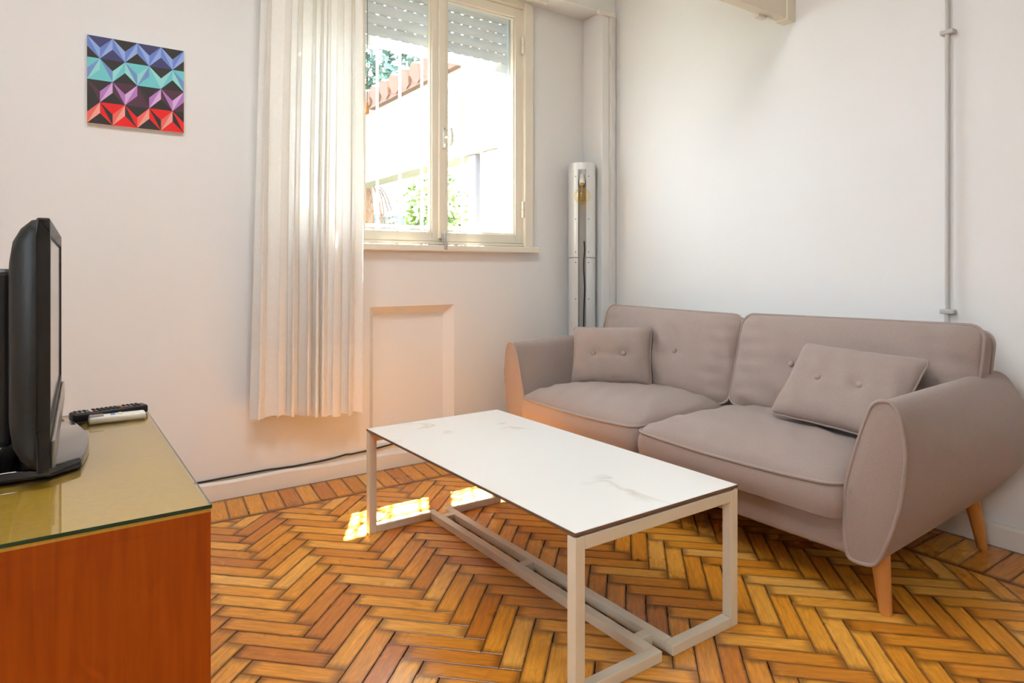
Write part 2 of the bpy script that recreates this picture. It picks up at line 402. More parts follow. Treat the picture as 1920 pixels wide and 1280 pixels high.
# baseboards
def baseboard(name, p0, p1, nrm, h, t):
    p0 = Vector(p0); p1 = Vector(p1); nrm = Vector(nrm); L_ = (p1-p0).length; d = (p1-p0)/L_; n = int(L_/.12)
    g = G(); prof = [(0, 0), (t, 0), (t, .86), (t*.55, 1.0), (0, 1.0)]
    vs_ = []
    for i in range(n+1):
        wob = .004*math.sin(i*1.7)+.003*math.sin(i*.61+1)
        for a, k in prof: vs_.append(p0+d*(L_*i/n)+nrm*a+Vector((0, 0, (h+wob)*k)))
    k = len(prof)
    fs = [(i*k+j, i*k+(j+1) % k, (i+1)*k+(j+1) % k, (i+1)*k+j) for i in range(n) for j in range(k)]
    fs += [tuple(range(k)), tuple(range(n*k, n*k+k))]
    g.add(vs_, fs)
    return struct(obj(name, g, 'trim_white'))
baseboard('baseboard_back', (XL, YB, 0), (2.70, YB, 0), (0, -1, 0), .080, .018)
baseboard('baseboard_right', (XR, YF, 0), (XR, 2.905, 0), (-1, 0, 0), .085, .018)
baseboard('baseboard_left', (XL, YF, 0), (XL, YB-.018, 0), (1, 0, 0), .08, .018)

# ---------------------------------------------------------------- parquet floor
g = G().box(XL-T, XR+T, YF-T, YB+T, -.12, -.010)
floor = struct(obj('floor', g, 'subfloor', org=(0, 0, 0)))
PL, PW = .2533, .0593
TH = .010
def plank_mesh(name, L_, w_, rim=.0011, skew=0.0, gap=.0007):
    hx, hy = L_/2-gap, w_/2-gap
    b_ = .0014
    v = []
    for z, ins in ((-TH, 0), (-rim, 0), (0, b_)):
        for sx_, sy_ in ((-1, -1), (1, -1), (1, 1), (-1, 1)):
            x = sx_*(hx-ins); y = sy_*(hy-ins); v.append((x, y+skew*x, z))
    f = [(8, 9, 10, 11)]
    for a in (0, 4):
        for j in range(4): f.append((a+j, a+(j+1) % 4, a+4+(j+1) % 4, a+4+j))
    return v, f, hx, hy
def set_attrs(me, pl, half, rnd):
    a = me.attributes.new('pl', 'FLOAT_VECTOR', 'POINT'); a.data.foreach_set('vector', [c for p in pl for c in p])
    a = me.attributes.new('half', 'FLOAT_VECTOR', 'POINT'); a.data.foreach_set('vector', [c for p in half for c in p])
    a = me.attributes.new('rnd', 'FLOAT', 'POINT'); a.data.foreach_set('value', rnd)
def plank_data(name, L_, w_, skew=0.0):
    v, f, hx, hy = plank_mesh(name, L_, w_, skew=skew)
    me = bpy.data.meshes.new(name); me.from_pydata(v, [], f); me.materials.append(M['parquet'])
    set_attrs(me, [(x, y-skew*x, 0) for x, y, z in v], [(hx, hy, 0)]*len(v), [0.0]*len(v))
    return me
plank_me = plank_data('plank', PL, PW)
BY0, BY1 = 2.805, 3.062         # border along the window wall
BX0, BX1 = 2.515, 2.802         # border along the sofa wall
UA = Vector((1, -1, 0)).normalized(); VB = Vector((1, 1, 0)).normalized()
STEP, PERX = .0838, PL*math.sqrt(2)
FW = Vector((math.sin(R(35.1)), math.cos(R(35.1)), 0)); RT = Vector((math.cos(R(35.1)), -math.sin(R(35.1)), 0))
def pix(p):
    d = Vector(p)-Vector((0, 0, 1)); z = d.dot(FW)
    return (960+1232*d.dot(RT)/z, 506-1232*d.z/z, z) if z > .2 else None
planks = []
for ci in range(-7, 8):
    for ri in range(-58, 24):
        a = Vector((.4265+ci*PERX, 1.8451+ri*STEP-.0074*ci*PERX*0-.0073*(ci*PERX), 0))
        q = a+UA*PL
        ca = a+UA*(PL/2)-VB*(PW/2)
        cb = q+VB*(PL/2)-UA*(PW/2)
        planks.append((ca, R(-45))); planks.append((cb, R(45)))
def clip_poly(poly, x0, x1, y0, y1):
    def cut(P, ins, inter):
        out = []
        for i in range(len(P)):
            c, n = P[i], P[(i+1) % len(P)]
            if ins(c): out.append(c)
            if ins(c) != ins(n): out.append(inter(c, n))
        return out
    lx = lambda k: (lambda c, n: (k, c[1]+(n[1]-c[1])*(k-c[0])/(n[0]-c[0])))
    ly = lambda k: (lambda c, n: (c[0]+(n[0]-c[0])*(k-c[1])/(n[1]-c[1]), k))
    for ins, it in ((lambda p: p[0] >= x0, lx(x0)), (lambda p: p[0] <= x1, lx(x1)), (lambda p: p[1] >= y0, ly(y0)), (lambda p: p[1] <= y1, ly(y1))):
        if poly: poly = cut(poly, ins, it)
    return poly
FX0, FX1, FY0, FY1 = XL, BX0-.012, YF, BY0-.012
full, part = [], []
for c, a in planks:
    ux = Vector((math.cos(a), math.sin(a))); uy = Vector((-math.sin(a), math.cos(a)))
    cor = [Vector(c[:2])+ux*sx_*PL/2+uy*sy_*PW/2 for sx_, sy_ in ((-1, -1), (1, -1), (1, 1), (-1, 1))]
    if all(FX0 <= p.x <= FX1 and FY0 <= p.y <= FY1 for p in cor): full.append((c, a, cor))
    elif any(FX0 < p.x < FX1 and FY0 < p.y < FY1 for p in cor): part.append((c, a, cor))
def shown(cor):
    """projected area in the frame, zero behind the cabinet or deep under the sofa"""
    P = [pix((p.x, p.y, 0)) for p in cor]
    if any(p is None for p in P): return 0
    P = [p[:2] for p in P]
    mx_ = sum(p[0] for p in P)/4; my_ = sum(p[1] for p in P)/4
    cx_ = sum(p.x for p in cor)/4; cy_ = sum(p.y for p in cor)/4
    if mx_ < 385: return 0
    if cx_ > 2.35 and cy_ > 1.0: return 0
    Q = clip_poly(P, 380, 1920, 0, 1280)
    if not Q or len(Q) < 3: return 0
    return abs(sum(Q[i][0]*Q[(i+1) % len(Q)][1]-Q[(i+1) % len(Q)][0]*Q[i][1] for i in range(len(Q))))/2
scored = sorted(((shown(cor), i) for i, (c, a, cor) in enumerate(full)), reverse=True)
top = {i for s_, i in scored[:300] if s_ > 30}
sv, sf, spl, shf, srn = [], [], [], [], []
base_v, base_f, HX, HY = plank_mesh('p', PL, PW)
for i, (c, a, cor) in enumerate(full):
    dz = random.uniform(-.0004, .0003)
    if i in top:
        o = bpy.data.objects.new('plank', plank_me); COL.objects.link(o)
        o.location = (c.x, c.y, dz); o.rotation_euler = (random.uniform(-.002, .002), random.uniform(-.0008, .0008), a); o.parent = floor
    else:
        ca_, sa_ = math.cos(a), math.sin(a); k = len(sv); rn = random.random()
        for x, y, z in base_v:
            sv.append((c.x+x*ca_-y*sa_, c.y+x*sa_+y*ca_, z+dz)); spl.append((x, y, 0)); shf.append((HX, HY, 0)); srn.append(rn)
        sf += [tuple(j+k for j in f) for f in base_f]
for c, a, cor in part:               # planks sawn off at the border
    P = clip_poly([tuple(p) for p in cor], FX0, FX1, FY0, FY1)
    if not P or len(P) < 3: continue
    cx_ = sum(p[0] for p in P)/len(P); cy_ = sum(p[1] for p in P)/len(P)
    P = [(cx_+(p[0]-cx_)*.985, cy_+(p[1]-cy_)*.985) for p in P]
    k = len(sv); n = len(P); rn = random.random(); ca_, sa_ = math.cos(-a), math.sin(-a)
    for z in (-TH, 0):
        for x, y in P:
            dx, dy = x-c.x, y-c.y
            sv.append((x, y, z)); spl.append((dx*ca_-dy*sa_, dx*sa_+dy*ca_, 0)); shf.append((HX, HY, 0)); srn.append(rn)
    sf.append(tuple(range(k+n, k+2*n)))
    sf += [(k+j, k+(j+1) % n, k+n+(j+1) % n, k+n+j) for j in range(n)]
me = bpy.data.meshes.new('plank_field'); me.from_pydata(sv, [], sf); me.materials.append(M['parquet']); set_attrs(me, spl, shf, srn)
o = bpy.data.objects.new('plank_field', me); COL.objects.link(o); o.parent = floor; o['kind'] = 'stuff'
# border planks: window wall (slightly slanted), sofa wall
BW = .0745
bl_me = plank_data('border_plank', BY1-BY0-.004, BW, skew=-.12)
x = -.40
while x < 2.50:
    if x < 1.30 or True:
        o = bpy.data.objects.new('border_plank', bl_me); COL.objects.link(o)
        o.location = (x, (BY0+BY1)/2, random.uniform(-.0003, .0003)); o.rotation_euler = (0, 0, R(90)); o.parent = floor
    x += BW
br_me = plank_data('border_plank', BX1-BX0-.004, BW)
y = .10
while y < 2.80:
    o = bpy.data.objects.new('border_plank', br_me); COL.objects.link(o)
    o.location = ((BX0+BX1)/2, y, random.uniform(-.0003, .0003)); o.parent = floor
    y += BW
# dark inlay strip between border and field
M['inlay'] = mat('inlay_wood', srgb(108, 58, 30), .3, var=.25, scale=18, stretch=(2, 2, 1))
o = obj('inlay_strip', G().box(XL, BX0-.001, BY0-.011, BY0-.001, -TH, .0002), 'inlay', floor)
o = obj('inlay_strip', G().box(BX0-.011, BX0-.001, YF, BY0-.0115, -TH, .0002), 'inlay', floor)

# ================================================================== window
win = thing('window_1', ((WX0+WX1)/2, YB, WZ0), kind='structure')
win['label'] = 'cream painted casement window with open roller shutter'
g = G()
g.box(WX0, WX1, 3.060, 3.135, WZ0, WZ0+.014); g.box(WX0, WX1, 3.060, 3.135, WZ1-.02, WZ1)
g.box(WX0, WX0+.014, 3.060, 3.135, WZ0, WZ1); g.box(WX1-.008, WX1, 3.060, 3.135, WZ0, WZ1)
obj('frame', g, 'frame', win, bevel=.002)
g = G().box(2.232, 2.292, 3.045, 3.0799, 1.132, 2.535); obj('architrave', g, 'frame', win, bevel=.004)
g = G().box(WX0-.06, 2.292, 3.050, 3.0799, 2.505, 2.5449); obj('architrave', g, 'frame', win, bevel=.004)
g = G().box(WX0-.06, WX0+.002, 3.045, 3.0799, 1.132, 2.535); obj('architrave', g, 'frame', win, bevel=.004)
g = G().box(WX0-.07, 2.325, 3.030, 3.0799, 1.098, 1.132); obj('sill', g, 'frame', win, bevel=.005)
def sash(x0, x1, nm='sash'):
    z0, z1 = WZ0+.016, WZ1-.022; s_ = .056; yb = (3.068, 3.118)
    g = G(); g.box(x0, x0+s_*.62, *yb, z0, z1); g.box(x1-s_, x1, *yb, z0, z1)
    g.box(x0+s_*.62, x1-s_, *yb, z0, z0+.050); g.box(x0+s_*.62, x1-s_, *yb, z1-.052, z1)
    so = obj(nm, g, 'frame', win, bevel=.004)
    obj('pane', G().box(x0+s_*.6, x1-s_*.98, 3.096, 3.099, z0+.048, z1-.050), 'pane', so)
    # glazing bead, a thin step round the glass
    g = G(); q = .008; a0, a1, b0, b1 = x0+s_*.62, x1-s_, z0+.050, z1-.052
    g.box(a0, a0+q, 3.080, 3.094, b0, b1); g.box(a1-q, a1, 3.080, 3.094, b0, b1); g.box(a0+q, a1-q, 3.080, 3.094, b0, b0+q); g.box(a0+q, a1-q, 3.080, 3.094, b1-q, b1)
    obj('glazing_bead', g, 'frame', so)
    return so
sash(.876, 1.232); sash(1.235, 1.699)
so = sash(1.702, 2.236)
# closing bead on the meeting stiles, turn handle, bottom bolt, hinges
obj('cover_strip', G().box(1.676, 1.718, 3.052, 3.068, WZ0+.03, WZ1-.03), 'frame', win, bevel=.004)
h = obj('handle_plate', G().box(1.694, 1.712, 3.044, 3.052, 1.640, 1.752), 'chrome', win, bevel=.003)
g = G().tube([(1.703, 3.044, 1.698), (1.705, 3.018, 1.698), (1.714, 3.010, 1.698)], .005, 10)
g.tube([(1.722, 3.008, 1.745), (1.724, 3.004, 1.72), (1.725, 3.002, 1.70), (1.724, 3.004, 1.675), (1.721, 3.010, 1.652)], [.006, .0085, .009, .0085, .006], 10)
obj('handle', g, 'white_plastic', win, smooth=True)
g = G().box(1.690, 1.716, 3.040, 3.0525, 1.150, 1.192).box(1.694, 1.712, 3.026, 3.042, 1.108, 1.146).tube([(1.703, 3.036, 1.205), (1.703, 3.036, 1.112)], .005, 10)
obj('bolt', g, 'chrome', win, bevel=.0015)
for z0 in (2.242, 1.300):
    g = G().tube([(2.222, 3.052, z0), (2.222, 3.052, z0+.044)], .0085, 12).tube([(2.222, 3.052, z0+.047), (2.222, 3.052, z0+.092)], .0085, 12)
    obj('hinge', g, 'frame', win, smooth=True, autos=R(40))

# roller shutter
sh = thing('roller_shutter', (1.52, 3.20, 2.155), 'white slatted roller shutter pulled halfway up outside the window', 'shutter')
zz = 2.155
obj('bottom_bar', G().box(.89, 2.205, 3.190, 3.208, zz, zz+.056), 'pvc', sh, bevel=.003)
zz += .056; i = 0
while zz < 2.46:
    g = G()
    prof = [(3.190+.006*(1-math.sin(PI*t)), zz+.006+.050*t) for t in [k/6 for k in range(7)]]
    poly = [(y_, z_) for y_, z_ in prof]+[(3.206, zz+.056), (3.206, zz+.006)]
    g.prism(poly, lambda y_, z_: (.89, y_, z_), lambda y_, z_: (2.205, y_, z_))
    xq = .89+(.03 if i % 2 else 0)
    while xq < 2.20:                  # the perforated hook strip between two slats
        g.box(xq, min(xq+.046, 2.205), 3.199, 3.203, zz-.001, zz+.006); xq += .058 if i % 2 else .064
    obj('slat', g, 'pvc', sh)
    zz += .057; i += 1
for x0 in (.862, 2.207):
    g = G().box(x0, x0+.028, 3.175, 3.182, 1.14, 2.518).box(x0, x0+.028, 3.213, 3.220, 1.14, 2.518).box(x0 if x0 < 1 else x0+.022, (x0 if x0 < 1 else x0+.022)+.006, 3.182, 3.213, 1.14, 2.518)
    obj('guide', g, 'pvc', sh)
# pull cord of the shutter
pc = thing('pull_cord', (1.267, 3.03, 1.765), 'thin grey blind cord with a small wooden toggle hanging before the window pane', 'cord')
obj('cord', G().tube([(1.266, 3.03, 2.545), (1.267, 3.03, 1.82)], .0018, 6), 'screw', pc)
obj('toggle', G().lathe([(.002, .066), (.004, .060), (.0075, .020), (.0085, .008), (.006, 0)], (1.267, 3.03, 1.760), 14), 'leg_wood', pc, smooth=True)

# security grille
gr = thing('window_grille', (1.52, 3.30, 1.14), 'white wrought iron security grille with scrolls outside the window', 'grille')
def spiral(c, r0, turns, a0, sgn, n=28):
    return [(c[0]+r0*(1-.72*t)*math.cos(a0+sgn*turns*2*PI*t), 3.30, c[1]+r0*(1-.72*t)*math.sin(a0+sgn*turns*2*PI*t)) for t in [k/n for k in range(n+1)]]
for xb in (1.042, 1.173, 1.304, 1.436, 1.568, 1.702, 1.966, 2.098, 2.225):
    obj('bar', G().box(xb-.006, xb+.006, 3.294, 3.306, 1.15, 2.518), 'grille', gr)
for zb in (1.842, 1.238, 2.50):
    obj('crossbar', G().box(.87, 2.245, 3.288, 3.294, zb-.009, zb+.009), 'grille', gr)
for sx_ in (-1, 1):
    cx_ = 1.834
    obj('scroll', G().tube(spiral((cx_+sx_*.035, 2.035), .035, 1.15, PI*.5, -sx_)[::-1]+[(cx_+sx_*.03, 3.30, 1.985), (cx_+sx_*.075, 3.30, 1.955), (cx_+sx_*.105, 3.30, 1.915)]+spiral((cx_+sx_*.065, 1.905), .042, 1.2, 0 if sx_ > 0 else PI, -sx_), .005, 6), 'grille', gr, smooth=True)
    obj('scroll', G().tube(spiral((cx_+sx_*.065, 1.785), .048, 1.3, 0 if sx_ > 0 else PI, sx_)[::-1]+[(cx_+sx_*.10, 3.30, 1.73), (cx_+sx_*.06, 3.30, 1.69)]+spiral((cx_+sx_*.05, 1.655), .036, 1.2, PI*.5, -sx_), .005, 6), 'grille', gr, smooth=True)

w2 = thing('fill_window', (XL-.1, 0, LZ0), kind='structure')  # frame and panes of the added side window that lets fill light in
g = G()
g.box(XL-.12, XL-.06, LY0, LY1, LZ0, LZ0+.06).box(XL-.12, XL-.06, LY0, LY1, LZ1-.06, LZ1)
for yq in (LY0, -.03, LY1-.06): g.box(XL-.12, XL-.06, yq, yq+.06, LZ0+.06, LZ1-.06)
obj('frame', g, 'frame', w2, bevel=.003)
for y0_, y1_ in ((LY0+.06, -.03), (.03, LY1-.06)): obj('pane', G().box(XL-.092, XL-.088, y0_, y1_, LZ0+.06, LZ1-.06), 'pane', w2)

# ================================================================== curtain and rail
ct = thing('curtain', (.96, 2.975, .345), 'off-white sheer curtain gathered at the left of the window', 'curtain')
def cpt(s, z):
    t = max(0, min(1, (2.525-z)/2.18))
    x0 = .775-.052*t**.8; x1 = 1.212-.012*t
    ph = s*8.6+.35*math.sin(s*9+1)+.16*math.sin(s*21)
    amp = (.016+.020*t)*(.75+.35*math.sin(s*13+2))
    sway = .010*math.sin(z*1.6+s*5)*t
    y = 2.972+amp*math.sin(2*PI*ph)+.012*t*math.sin(3*s+1)
    x = x0+(x1-x0)*s+.014*(.4+.6*t)*math.sin(4*PI*ph+.6)+sway*.5
    return x, y
def cz(s): return .345-.014*s+.010*math.sin(s*6)+.006*math.sin(s*54)
ZS = .648
g = G().grid(lambda a, b_: (*cpt(a, ZS+(2.525-ZS)*b_), ZS+(2.525-ZS)*b_), 260, 40)
obj('panel', g, 'curtain', ct, smooth=True)
g = G().grid(lambda a, b_: (*cpt(a, cz(a)+(ZS+.004-cz(a))*b_), cz(a)+(ZS+.004-cz(a))*b_), 260, 10)
obj('hem', g, 'curtain_hem', ct, smooth=True)
rl = thing('curtain_rail', (1.4, 2.975, 2.52), 'white curtain rail under the beam above the window', 'curtain rail')
obj('rail', G().box(.55, 2.33, 2.962, 2.988, 2.527, 2.5449), 'white_plastic', rl, bevel=.002)
obj('end_cap', G().box(2.33, 2.336, 2.960, 2.990, 2.524, 2.5449), 'white_plastic', rl, bevel=.001)

# ================================================================== canvas picture
pt = thing('canvas_picture', (.289, 3.065, 1.575), 'square canvas print with blue, teal, lilac and red faceted triangles', 'picture')
PX0, PX1, PZ0, PZ1 = .118, .461, 1.577, 1.922
obj('stretcher', G().box(PX0, PX1, 3.0625, 3.0799, PZ0, PZ1), 'canvas', pt, bevel=.002)
COLS = dict(K=(44, 40, 38), N=(62, 62, 110), B=(104, 132, 206), b=(146, 176, 232), T=(112, 204, 212), t=(150, 222, 220), S=(112, 146, 200),
            P=(82, 48, 66), D=(62, 44, 50), U=(178, 122, 196), u=(216, 178, 224), R=(232, 16, 16), r=(238, 106, 92), s=(240, 164, 152))
for k, c in COLS.items(): M['paint_'+k] = mat('paint_'+k, srgb(*c), .6, var=.04, scale=120)
keys = list(COLS)
g = G()
def tri(c, *pts): g.add([(PX0+(PX1-PX0)*u/8, 3.0615, PZ1-(PZ1-PZ0)*v/8) for u, v in pts], [tuple(range(len(pts)))], keys.index(c))
def band(v0, peaks_even, para, up, lo):
    """one chevron band of the pattern; para: colours of the two halves per column, up/lo: triangles above and below"""
    def top(u): return v0+(0 if (u % 2 == 0) == peaks_even else 1)
    for c in range(8):
        a, b_ = top(c), top(c+1)
        if a < b_: tri(para[c][0], (c, a), (c+1, b_+1), (c, a+1)); tri(para[c][1], (c, a), (c+1, b_), (c+1, b_+1))
        else: tri(para[c][0], (c, a), (c+1, b_), (c, a+1)); tri(para[c][1], (c+1, b_), (c+1, b_+1), (c, a+1))
    iu = il = 0
    for u in range(0, 9):
        l, r_ = max(0, u-1), min(8, u+1)
        if top(u) == v0+1:
            P_ = [(l, v0), (r_, v0), (u, v0+1)] if l < u < r_ else ([(0, v0), (1, v0), (0, v0+1)] if u == 0 else [(7, v0), (8, v0), (8, v0+1)])
            tri(up[iu], *P_); iu += 1
        else:
            P_ = [(l, v0+2), (u, v0+1), (r_, v0+2)] if l < u < r_ else ([(0, v0+2), (0, v0+1), (1, v0+2)] if u == 0 else [(7, v0+2), (8, v0+1), (8, v0+2)])
            tri(lo[il], *P_); il += 1
band(0, True, ['Bb']*8, 'NKNK', 'KNKNK')
band(2, False, ['St', 'TS', 'tT', 'tS', 'tS', 'Tt', 'tT', 'tS'], 'TKTKT', 'TKTK')
band(4, True, ['KP', 'Uu', 'PU', 'uU', 'PD', 'Uu', 'PU', 'uU'][:8], 'KPKP', 'KKPKP')
band(6, False, ['rs', 'RK', 'rs', 'KR', 'rs', 'RK', 'rs', 'KR'], 'KRKRK', 'KRKR')
obj('print', g, ['paint_'+k for k in keys], pt)

# ================================================================== pipes and cables
cp = thing('conduit_pipe', (2.79, 1.094, 0), 'thin grey conduit pipe running up the wall behind the sofa', 'pipe')
obj('pipe', G().tube([(2.797, 1.094, .087), (2.797, 1.094, ZC)], .0085, 12), 'pipe', cp, smooth=True, autos=R(60))
for z in (.842, 1.905):
    g = G().box(2.784, 2.8199, 1.070, 1.118, z-.009, z+.009)
    obj('clip', g, 'pipe', cp, bevel=.004)
tk = thing('cable_trunking', (2.77, 2.895, 0), 'slim pale cable trunking running down the corner pier beside the lamp', 'cable trunking')
obj('trunking', G().box(2.757, 2.789, 2.887, 2.9049, 0.085, 2.544), 'trunking', tk, bevel=.002)
obj('elbow', G().box(2.66, 2.789, 2.880, 2.9049, 2.520, 2.5449), 'trim_white', tk, bevel=.002)
g = G().box(2.775, 2.8199, .99, 1.05, 0.087, ZC)
pts = [(.30, .083), (.525, .086), (.70, .089), (.80, .091), (.92, .087), (1.04, .089), (1.12, .094), (1.173, .1005), (1.20, .098), (1.282, .102), (1.42, .114), (1.60, .120), (1.9, .118), (2.6, .115)]
g = G().tube([(x, 3.0725, z+.004) for x, z in pts], .0042, 8)
tag(obj('wall_cable', g, 'black', smooth=True), 'black cable running along the top of the baseboard under the window', 'cable')

# ================================================================== coffee table
tb = thing('coffee_table', (1.2875, 1.761, 0), 'low coffee table with white marble slab on a cream steel frame', 'coffee table')
X0, X1, Y0, Y1, ZT = .987, 1.588, 1.151, 2.371, .395
sl = G().box(X0, X1, Y0, Y1, ZT-.0085, ZT-.0008, 1).box(X0+.0008, X1-.0008, Y0+.0008, Y1-.0008, ZT-.0008, ZT, 0)
obj('table_top', sl, ['marble', 'slab_edge'], tb)
w = .030; ZL = ZT-.0125
for lx in (X0, X1-w):
    for ly in (Y0, Y1-w):
        obj('leg', G().box(lx, lx+w, ly, ly+w, 0, ZL), 'table_paint', tb, bevel=.002)
for ly in (Y0, Y1-w):
    obj('top_rail', G().box(X0+w, X1-w, ly, ly+w, ZL-.032, ZL), 'table_paint', tb, bevel=.002)
ra, rb = 1.248, 1.318           # the two long floor rails
for ly in (Y0, Y1-w):
    obj('foot_bar', G().box(X0+w, ra+w, ly, ly+w, 0, .028), 'table_paint', tb, bevel=.002)
    obj('foot_bar', G().box(rb, X1-w, ly, ly+w, 0, .028), 'table_paint', tb, bevel=.002)
for rx in (ra, rb):
    obj('floor_rail', G().box(rx, rx+w, Y0+w, Y1-w, 0, .028), 'table_paint', tb, bevel=.002)
for ly in (Y0+.07, (Y0+Y1)/2-w/2, Y1-.07-w):
    obj('cross_piece', G().box(ra+w, rb, ly, ly+w, 0, .028), 'table_paint', tb, bevel=.001)
for lx in (X0+.015, X1-.015):
    for ly in (Y0+.015, Y1-.015):
        obj('rubber_pad', G().lathe([(.010, 0), (.010, .0042)], (lx, ly, ZL), 12), 'rubber', tb)

# ================================================================== sofa
SCY = 1.835
sf_ = thing('sofa', (2.35, SCY, 0), 'taupe fabric two-seater sofa with flared arms and tapered wooden legs', 'sofa')
INNER = [(.886, .611), (.862, .55), (.839, .477), (.818, .398), (.807, .343), (.806, .295), (.807, .234), (.811, .178), (.822, .150)]
OUTER = [(.946, .619), (.963, .578), (.971, .528), (.975, .479), (.972, .440), (.964, .364), (.944, .279), (.921, .215), (.896, .160)]
prof0 = [(.917, .628)]+OUTER+[(.860, .147)]+INNER[::-1]
def smooth_loop(P, n):
    out = []; k = len(P)
    for i in range(k):
        p0, p1, p2, p3 = (Vector(P[(i+j-1) % k]) for j in range(4))
        for q in range(n):
            t = q/n
            out.append(.5*((2*p1)+(-p0+p2)*t+(2*p0-5*p1+4*p2-p3)*t*t+(-p0+3*p1-3*p2+p3)*t**3))
    return out
prof = smooth_loop(prof0, 3)
def arm_pt(p, s, side):
    """s 0 front .. 1 back"""
    o_, z = p
    x = 1.930+.845*s
    k = max(0, (o_-.86)/.115); k = min(k, 1.2)
    mid = max(0, math.sin(PI*min(1, max(0, (z-.10)/.56))))
    o2 = o_+.072*k*mid*math.sin(min(1, s/.85)*PI/2)
    z2 = z+(.026*s if z > .4 else 0)*max(0, (z-.4)/.22)+.055*s*max(0, (.4-z)/.25)
    if s > .86:                   # rounded rear end
        e = (s-.86)/.14; q = 1-.32*e*e
        o2 = .90+(o2-.90)*q; z2 = .40+(z2-.40)*(1-.14*e*e)
    return Vector((x, SCY-side*o2, z2))
for side in (1, -1):
    n = len(prof); st = [0, .02, .06]+[.06+.80*i/12 for i in range(1, 13)]+[.90, .94, .97, 1.0]
    g = G(); vs_ = [arm_pt(p, s, side) for s in st for p in prof]
    fs = [(i*n+j, i*n+(j+1) % n, (i+1)*n+(j+1) % n, (i+1)*n+j) for i in range(len(st)-1) for j in range(n)]
    # softly domed front and back caps
    for base, sg in ((0, -1), ((len(st)-1)*n, 1)):
        prev = base
        for q, push in ((.8, .006), (.45, .010)):
            k0 = len(vs_); cen = Vector((0, 0, 0))
            for j in range(n): cen += vs_[base+j]
            cen /= n
            for j in range(n):
                v = cen+(vs_[base+j]-cen)*q; v.x += sg*push; vs_.append(v)
            fs += [(prev+j, prev+(j+1) % n, k0+(j+1) % n, k0+j) for j in range(n)]; prev = k0
        vs_.append(sum((vs_[prev+j] for j in range(n)), Vector())/n+Vector((sg*.001, 0, 0)))
        fs += [(prev+j, prev+(j+1) % n, len(vs_)-1) for j in range(n)]
    g.add(vs_, fs)
    ar = obj('arm', g, 'fabric', sf_, smooth=True, autos=R(55))
    obj('piping', G().tube([arm_pt(p, .006, side)+Vector((-.004, 0, 0)) for p in prof], .0060, 8, closed=True), 'fabric_pipe', ar, smooth=True)
# base and back frame
g = G().box(1.945, 2.74, SCY-.84, SCY+.84, .150, .300); obj('base', g, 'fabric', sf_, bevel=.015, seg=3)
g = G().box(2.62, 2.765, SCY-.84, SCY+.84, .155, .60); obj('back_frame', g, 'fabric', sf_, bevel=.03, seg=4)

